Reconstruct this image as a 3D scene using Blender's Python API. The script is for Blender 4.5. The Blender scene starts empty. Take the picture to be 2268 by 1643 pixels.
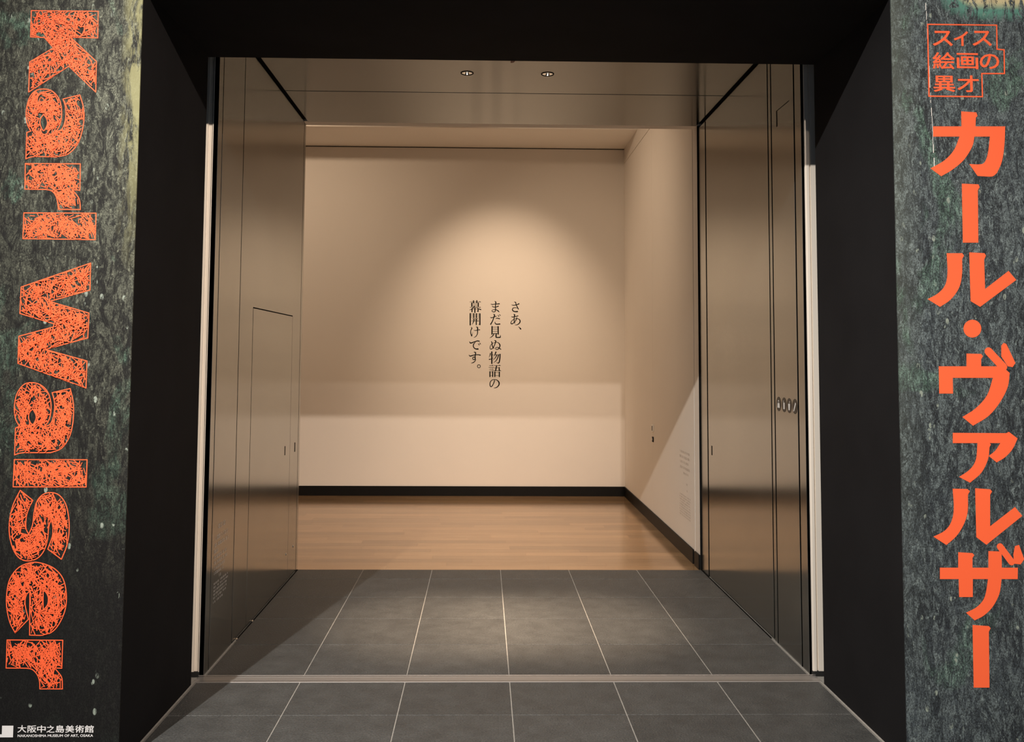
import bpy, bmesh, math, random
from mathutils import Matrix, Vector
random.seed(7)
scene = bpy.context.scene
col = scene.collection

# ---------------------------------------------------------------- camera
F, CX, CY = 2070.2, 1114.8, 653.25
PITCH, YAW, ROLL = 0.0667, -0.0212, 0.0058
cp, sp, cyw, syw, cr, sr = math.cos(PITCH), math.sin(PITCH), math.cos(YAW), math.sin(YAW), math.cos(ROLL), math.sin(ROLL)
def cam_axis(x, y, z):                      # camera-space (right, forward, up) to world
    X = cr*x - sr*z; z2 = sr*x + cr*z
    Y = cp*y - sp*z2; Z = sp*y + cp*z2
    return Vector((cyw*X - syw*Y, syw*X + cyw*Y, Z))
right, fwd, up = cam_axis(1, 0, 0), cam_axis(0, 1, 0), cam_axis(0, 0, 1)
cam = bpy.data.cameras.new('camera'); camo = bpy.data.objects.new('camera', cam); col.objects.link(camo)
m = Matrix((right, up, -fwd)).transposed().to_4x4(); m.translation = Vector((-0.138, -4.674, 1.55))
camo.matrix_world = m
cam.sensor_width = 36; cam.sensor_fit = 'HORIZONTAL'; cam.lens = F/2268*36
cam.shift_x = (1134 - CX)/2268; cam.shift_y = (CY - 821.5)/2268
cam.clip_start = .05
scene.camera = camo

# ---------------------------------------------------------------- world, lamps, exposure
w = bpy.data.worlds.new('world'); scene.world = w; w.use_nodes = True
w.node_tree.nodes['Background'].inputs[0].default_value = (.55, .74, 1, 1)
w.node_tree.nodes['Background'].inputs[1].default_value = .10
vs = scene.view_settings
vs.view_transform = 'Standard'; vs.look = 'None'; vs.exposure = 0.0; vs.gamma = 1; vs.use_curve_mapping = False

def spot(name, loc, aim, watt, size, blend, colr, radius=.04):
    l = bpy.data.lights.new(name, 'SPOT'); l.energy = watt; l.spot_size = math.radians(size); l.spot_blend = blend
    l.color = colr; l.shadow_soft_size = radius
    o = bpy.data.objects.new(name, l); col.objects.link(o); o.location = loc
    o.rotation_euler = (Vector(aim) - Vector(loc)).to_track_quat('-Z', 'Y').to_euler()
    return o
WARM, NEUT, COOL = (1, .74, .51), (1, .83, .68), (1, .93, .84)
# lobby track spots in front of the portal (two far ones, one steep near the left)
spot('lobby_spot_far', (1.55, -7.7, 4.72), (1.75, -1, 1.7), 1250, 44, 1.0, NEUT, .03)
spot('lobby_spot_middle', (.75, -6.5, 4.72), (-.7, -1, 2.3), 1750, 46, 1.0, NEUT, .03)
spot('lobby_spot_near', (-2.19, -4.6, 4.78), (.3, -.8, .6), 1700, 68, .9, COOL, .02)
# gallery track spots
spot('gallery_spot_text', (.04, 3.55, 4.25), (.05, 5.939, 1.70), 275, 55, 1.0, WARM, .05)
spot('gallery_spot_left', (-2.9, 3.3, 4.25), (-2.4, 5.939, 1.9), 150, 115, 1.0, WARM, .06)
spot('gallery_spot_right', (-.9, 3.5, 4.25), (1.47, 4.6, 1.6), 125, 105, 1.0, WARM, .06)

# ---------------------------------------------------------------- materials
def mat(name, base=(.5, .5, .5), rough=.6, metal=0, spec=.5):
    mt = bpy.data.materials.new(name); mt.use_nodes = True
    b = mt.node_tree.nodes['Principled BSDF']
    b.inputs['Base Color'].default_value = (*base, 1); b.inputs['Roughness'].default_value = rough
    b.inputs['Metallic'].default_value = metal; b.inputs['Specular IOR Level'].default_value = spec
    return mt, mt.node_tree.nodes, mt.node_tree.links, b
def N(nodes, kind, **kw):
    n = nodes.new(kind)
    for k, v in kw.items():
        if k in n.inputs: n.inputs[k].default_value = v
        else: setattr(n, k, v)
    return n
def ramp(nodes, stops, interp='LINEAR'):
    r = nodes.new('ShaderNodeValToRGB'); e = r.color_ramp.elements; r.color_ramp.interpolation = interp
    while len(e) < len(stops): e.new(.5)
    for el, (p, c) in zip(e, stops): el.position = p; el.color = (*c, 1) if len(c) == 3 else c
    return r
def coords(nodes, links, scale, src='Object', rot=(0, 0, 0)):
    t = nodes.new('ShaderNodeTexCoord'); mp = nodes.new('ShaderNodeMapping'); mp.inputs['Scale'].default_value = scale
    mp.inputs['Rotation'].default_value = rot
    links.new(t.outputs[src], mp.inputs['Vector']); return mp.outputs['Vector']

def paint(name, base, rough, var=.03, scale=3, bump=.02, spec=.5):
    mt, n, l, b = mat(name, base, rough, 0, spec)
    v = coords(n, l, (1, 1, 1))
    nz = N(n, 'ShaderNodeTexNoise', Scale=scale, Detail=4)
    l.new(v, nz.inputs['Vector'])
    r = ramp(n, [(.3, tuple(c*(1-var) for c in base)), (.7, tuple(min(1, c*(1+var)) for c in base))])
    l.new(nz.outputs['Fac'], r.inputs['Fac']); l.new(r.outputs['Color'], b.inputs['Base Color'])
    nb = N(n, 'ShaderNodeTexNoise', Scale=180, Detail=2); l.new(v, nb.inputs['Vector'])
    bp = N(n, 'ShaderNodeBump', Strength=bump, Distance=.01); l.new(nb.outputs['Fac'], bp.inputs['Height'])
    l.new(bp.outputs['Normal'], b.inputs['Normal'])
    return mt
M = {}
M['white'] = paint('white_wall_paint', (.80, .755, .70), .75, .012, 1.5, .02)
M['ceil'] = paint('white_ceiling_paint', (.90, .86, .80), .8, .01, 1.5, .02)
M['black'] = paint('matt_black_paint', (.0185, .0180, .0195), .8, .12, 2.5, .05, .06)
M['gap'] = mat('shadow_gap_black', (.006, .006, .006), .9, 0, .1)[0]
M['base'] = paint('black_baseboard', (.005, .005, .005), .5, .1, 5, .02, .12)
M['rail'] = mat('pale_rail_paint', (.90, .83, .74), .45, .0)[0]
M['rubber'] = mat('black_rubber', (.01, .01, .01), .8)[0]
M['alu'] = mat('dull_aluminium', (.50, .48, .47), .42, .7)[0]
M['chrome'] = mat('chrome', (.8, .8, .8), .15, 1)[0]
M['ink'] = mat('black_vinyl', (.004, .004, .004), .7, 0, .1)[0]
M['grey_ink'] = mat('grey_vinyl', (.50, .455, .41), .7)[0]
M['pale_ink'] = mat('pale_vinyl', (.85, .83, .80), .6)[0]
M['brown_ink'] = mat('dark_brown_vinyl', (.085, .066, .050), .6, 0, .3)[0]
M['orange'] = mat('orange_vinyl', (.93, .135, .045), .6, 0, .3)[0]
M['logo'] = mat('white_print', (.85, .85, .87), .6)[0]
M['sensor'] = mat('ivory_plastic', (.8, .76, .68), .4)[0]
M['tape'] = mat('pink_paper_tape', (.85, .66, .56), .8)[0]
_m, _n, _l, _b = mat('pink_paper_tape_film', (.9, .70, .58), .8)
_b.inputs['Transmission Weight'].default_value = 0
_t = _n.new('ShaderNodeBsdfTranslucent'); _t.inputs[0].default_value = (.9, .70, .58, 1); _x = _n.new('ShaderNodeMixShader'); _x.inputs[0].default_value = .6
_l.new(_b.outputs[0], _x.inputs[1]); _l.new(_t.outputs[0], _x.inputs[2]); _l.new(_x.outputs[0], _n['Material Output'].inputs[0]); M['tape'] = _m
M['grout'] = paint('pale_grout', (.36, .345, .32), .9, .12, 30, .1)

def steel(name, tangent, rough=.42, aniso=.75, k=1.0):
    mt, n, l, b = mat(name, (.66, .62, .57), rough, .97)
    v = coords(n, l, (1, 1, 1))
    nz = N(n, 'ShaderNodeTexNoise', Scale=1.6, Detail=5, Roughness=.6)
    l.new(v, nz.inputs['Vector'])
    r = ramp(n, [(.3, (.375*k, .385*k, .375*k)), (.7, (.425*k, .435*k, .42*k))]); l.new(nz.outputs['Fac'], r.inputs['Fac'])
    l.new(r.outputs['Color'], b.inputs['Base Color'])
    b.inputs['Anisotropic'].default_value = aniso
    c = n.new('ShaderNodeCombineXYZ')
    for i in range(3): c.inputs[i].default_value = tangent[i]
    l.new(c.outputs[0], b.inputs['Tangent'])
    mr = N(n, 'ShaderNodeMapRange'); mr.inputs[3].default_value = rough-.006; mr.inputs[4].default_value = rough+.006
    l.new(nz.outputs['Fac'], mr.inputs[0]); l.new(mr.outputs[0], b.inputs['Roughness'])
    return mt
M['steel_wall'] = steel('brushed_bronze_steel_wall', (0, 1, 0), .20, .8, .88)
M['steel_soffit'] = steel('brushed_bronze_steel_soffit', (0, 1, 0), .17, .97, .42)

def stone():
    mt, n, l, b = mat('dark_stone_tile', (.1, .1, .1), .5)
    t = n.new('ShaderNodeTexCoord'); g = n.new('ShaderNodeNewGeometry'); oi = n.new('ShaderNodeObjectInfo')
    nz = N(n, 'ShaderNodeTexNoise', Scale=9, Detail=8, Roughness=.65); l.new(g.outputs['Position'], nz.inputs['Vector'])
    n2 = N(n, 'ShaderNodeTexNoise', Scale=120, Detail=3); l.new(g.outputs['Position'], n2.inputs['Vector'])
    r = ramp(n, [(.3, (.059, .062, .063)), (.72, (.099, .103, .103))]); l.new(nz.outputs['Fac'], r.inputs['Fac'])
    mx = N(n, 'ShaderNodeMix', data_type='RGBA', blend_type='OVERLAY'); mx.inputs['Factor'].default_value = .7
    l.new(r.outputs['Color'], mx.inputs[6]); l.new(n2.outputs['Fac'], mx.inputs[7])
    hs = n.new('ShaderNodeHueSaturation'); mr = N(n, 'ShaderNodeMapRange'); mr.inputs[3].default_value = .88; mr.inputs[4].default_value = 1.1
    l.new(oi.outputs['Random'], mr.inputs[0]); l.new(mr.outputs[0], hs.inputs['Value']); l.new(mx.outputs[2], hs.inputs['Color'])
    l.new(hs.outputs['Color'], b.inputs['Base Color'])
    mr2 = N(n, 'ShaderNodeMapRange'); mr2.inputs[3].default_value = .40; mr2.inputs[4].default_value = .58
    l.new(nz.outputs['Fac'], mr2.inputs[0]); l.new(mr2.outputs[0], b.inputs['Roughness'])
    bp = N(n, 'ShaderNodeBump', Strength=.7, Distance=.008); l.new(n2.outputs['Fac'], bp.inputs['Height'])
    l.new(bp.outputs['Normal'], b.inputs['Normal'])
    return mt
M['stone'] = stone()

def wood():
    mt, n, l, b = mat('oiled_oak_plank', (.4, .2, .1), .25)
    g = n.new('ShaderNodeNewGeometry'); oi = n.new('ShaderNodeObjectInfo')
    mp = n.new('ShaderNodeMapping'); mp.inputs['Scale'].default_value = (1.6, 26, 1); l.new(g.outputs['Position'], mp.inputs['Vector'])
    ad = N(n, 'ShaderNodeVectorMath', operation='ADD'); l.new(mp.outputs[0], ad.inputs[0]); 
    cm = n.new('ShaderNodeCombineXYZ'); ml = N(n, 'ShaderNodeMath', operation='MULTIPLY'); ml.inputs[1].default_value = 40
    l.new(oi.outputs['Random'], ml.inputs[0]); l.new(ml.outputs[0], cm.inputs[0]); l.new(cm.outputs[0], ad.inputs[1])
    nz = N(n, 'ShaderNodeTexNoise', Scale=1.5, Detail=6, Roughness=.6, Distortion=.6); l.new(ad.outputs[0], nz.inputs['Vector'])
    r = ramp(n, [(.25, (.44, .255, .12)), (.5, (.59, .375, .20)), (.78, (.67, .455, .265))]); l.new(nz.outputs['Fac'], r.inputs['Fac'])
    hs = n.new('ShaderNodeHueSaturation'); mr = N(n, 'ShaderNodeMapRange'); mr.inputs[3].default_value = .78; mr.inputs[4].default_value = 1.16
    l.new(oi.outputs['Random'], mr.inputs[0]); l.new(mr.outputs[0], hs.inputs['Value']); l.new(r.outputs['Color'], hs.inputs['Color'])
    l.new(hs.outputs['Color'], b.inputs['Base Color'])
    b.inputs['Roughness'].default_value = .14; b.inputs['Metallic'].default_value = .6; b.inputs['Specular IOR Level'].default_value = .8
    bp = N(n, 'ShaderNodeBump', Strength=.12, Distance=.002); l.new(nz.outputs['Fac'], bp.inputs['Height']); l.new(bp.outputs['Normal'], b.inputs['Normal'])
    return mt
M['wood'] = wood()

def mural(name, side):
    # printed enlargement of a forest painting: dark ground, upright dabs of green and grey, pale flecks
    mt, n, l, b = mat(name, (.05, .05, .05), .7, 0, .3)
    g = n.new('ShaderNodeNewGeometry')
    def mapped(sc, rot=0):
        mp = n.new('ShaderNodeMapping'); mp.inputs['Scale'].default_value = sc; mp.inputs['Rotation'].default_value = (0, rot, 0)
        l.new(g.outputs['Position'], mp.inputs['Vector']); return mp.outputs[0]
    def noise(sc, vec, detail=5, ro=.6, dist=0.):
        x = N(n, 'ShaderNodeTexNoise', Scale=sc, Detail=detail, Roughness=ro, Distortion=dist); l.new(vec, x.inputs['Vector']); return x.outputs['Fac']
    def mix(fac, a, c, bt='MIX'):
        x = N(n, 'ShaderNodeMix', data_type='RGBA', blend_type=bt)
        for s, k in ((fac, 0), (a, 6), (c, 7)):
            if isinstance(s, (int, float)): x.inputs[k].default_value = s
            elif isinstance(s, tuple): x.inputs[k].default_value = (*s, 1)
            else: l.new(s, x.inputs[k])
        return x.outputs[2]
    def rmp(f, stops): 
        r = ramp(n, stops); l.new(f, r.inputs['Fac']); return r.outputs['Color']
    def mul(a, c):
        x = N(n, 'ShaderNodeMath', operation='MULTIPLY'); l.new(a, x.inputs[0])
        if isinstance(c, (int, float)): x.inputs[1].default_value = c
        else: l.new(c, x.inputs[1])
        return x.outputs[0]
    sx = n.new('ShaderNodeSeparateXYZ'); l.new(g.outputs['Position'], sx.inputs[0])
    h = N(n, 'ShaderNodeMapRange'); l.new(sx.outputs['Z'], h.inputs[0]); h.inputs[1].default_value = .2; h.inputs[2].default_value = 3.0
    big = noise(2.2, mapped((1, 1, .7)), 4, .6, .8)
    dab = noise(34, mapped((1, 1, .33), .15), 5, .7, 1.2)
    dab2 = noise(60, mapped((1, 1, .4), -.3), 4, .7, .8)
    grit = noise(240, mapped((1, 1, .6)), 2, .7)
    L = side == 'L'
    if L:
        lo, hi = (.0035, .0035, .004), (.008, .009, .008)
        d1, d2 = (.034, .038, .031), (.165, .18, .14)
    else:
        lo, hi = (.016, .021, .026), (.024, .030, .034)
        d1, d2 = (.060, .078, .090), (.17, .215, .22)
    ground = mix(h.outputs[0], lo, hi)
    strength = N(n, 'ShaderNodeMapRange'); l.new(h.outputs[0], strength.inputs[0])
    strength.inputs[1].default_value = .15; strength.inputs[2].default_value = .85
    strength.inputs[3].default_value = .03 if L else .70; strength.inputs[4].default_value = 1.0
    st = strength.outputs[0]
    if L:             # the painted wood opens towards the trunk at its edge
        ex = N(n, 'ShaderNodeMapRange'); l.new(sx.outputs['X'], ex.inputs[0]); ex.inputs[1].default_value = -2.05; ex.inputs[2].default_value = -1.6; ex.inputs[3].default_value = .6; ex.inputs[4].default_value = 1.1
        st = mul(st, ex.outputs[0])
    # broad light and dark drifts
    drift = noise(3.5, mapped((1, 1, .5), .2), 5, .65, 1.0)
    c = mix(mul(rmp(drift, [(.38, (0, 0, 0)), (.64, (1, 1, 1))]), st), ground, d1)
    c = mix(mul(rmp(dab, [(.46, (0, 0, 0)), (.56, (1, 1, 1))]), mul(st, .8)), c, mix(.5, d1, d2))
    c = mix(mul(rmp(dab2, [(.56, (0, 0, 0)), (.64, (1, 1, 1))]), mul(st, .85)), c, d2)
    c = mix(rmp(dab, [(.34, (1, 1, 1)), (.42, (0, 0, 0))]), c, lo)
    # green foliage patches
    pm = mul(rmp(big, [(.55, (0, 0, 0)), (.60, (1, 1, 1))]), st)
    c = mix(mul(pm, .7 if L else .5), c, mix(rmp(dab2, [(.42, (0, 0, 0)), (.58, (1, 1, 1))]), (.030, .060, .046), (.12, .23, .17)))
    # dark twigs
    br = noise(10, mapped((1, 1, .4), .35), 6, .7, 2.0)
    c = mix(mul(rmp(br, [(.49, (0, 0, 0)), (.505, (1, 1, 1)), (.53, (1, 1, 1)), (.545, (0, 0, 0))]), .75), c, lo)
    # grit of the coarse canvas
    c = mix(.75, c, rmp(grit, [(.36, (.10, .10, .10)), (.64, (.90, .90, .90))]), 'OVERLAY')
    # pale flecks
    vo = N(n, 'ShaderNodeTexVoronoi', Scale=26); l.new(mapped((1, 1, .55), .2), vo.inputs['Vector'])
    fl = rmp(vo.outputs['Distance'], [(.0, (1, 1, 1)), (.16, (1, 1, 1)), (.20, (0, 0, 0))])
    sel = noise(12, mapped((1, 1, 1)), 2)
    c = mix(mul(mul(fl, rmp(sel, [(.50, (0, 0, 0)), (.56, (1, 1, 1))])), rmp(dab2, [(.46, (0, 0, 0)), (.54, (1, 1, 1))])), c, (.26, .31, .27))
    if L:             # yellow-green trunk edge along the opening, upper half of the picture
        e = N(n, 'ShaderNodeMapRange'); l.new(sx.outputs['X'], e.inputs[0]); e.inputs[1].default_value = -1.585; e.inputs[2].default_value = -1.54
        tz = N(n, 'ShaderNodeMapRange'); l.new(sx.outputs['Z'], tz.inputs[0]); tz.inputs[1].default_value = 1.85; tz.inputs[2].default_value = 2.5
        f = mul(mul(e.outputs[0], tz.outputs[0]), rmp(noise(15, mapped((1, 1, .35)), 5, .7, 1.0), [(.42, (0, 0, 0)), (.54, (1, 1, 1))]))
        c = mix(mul(f, .75), c, (.27, .27, .14))
    else:             # pale sky behind teal foliage at the top
        tz = N(n, 'ShaderNodeMapRange'); l.new(sx.outputs['Z'], tz.inputs[0]); tz.inputs[1].default_value = 2.90; tz.inputs[2].default_value = 3.03
        e = N(n, 'ShaderNodeMapRange'); l.new(sx.outputs['X'], e.inputs[0]); e.inputs[1].default_value = 1.66; e.inputs[2].default_value = 1.84
        m0 = mul(e.outputs[0], tz.outputs[0])
        f = mul(rmp(m0, [(.15, (0, 0, 0)), (.45, (1, 1, 1))]), rmp(noise(24, mapped((1, 1, .45), .5), 5, .75, 1.5), [(.45, (0, 0, 0)), (.52, (1, 1, 1))]))
        c = mix(f, c, mix(rmp(m0, [(.55, (0, 0, 0)), (.8, (1, 1, 1))]), (.10, .27, .22), (.60, .54, .32)))
        tr = N(n, 'ShaderNodeMapRange'); l.new(sx.outputs['X'], tr.inputs[0]); tr.inputs[1].default_value = 1.50; tr.inputs[2].default_value = 1.62; tr.inputs[3].default_value = 1; tr.inputs[4].default_value = 0
        c = mix(mul(mul(tr.outputs[0], h.outputs[0]), .35), c, (.17, .20, .16))
    l.new(c, b.inputs['Base Color'])
    bp = N(n, 'ShaderNodeBump', Strength=.15, Distance=.002); l.new(grit, bp.inputs['Height']); l.new(bp.outputs['Normal'], b.inputs['Normal'])
    return mt
M['mural_l'] = mural('forest_print_dark', 'L')
M['mural_r'] = mural('forest_print_grey', 'R')
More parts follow.
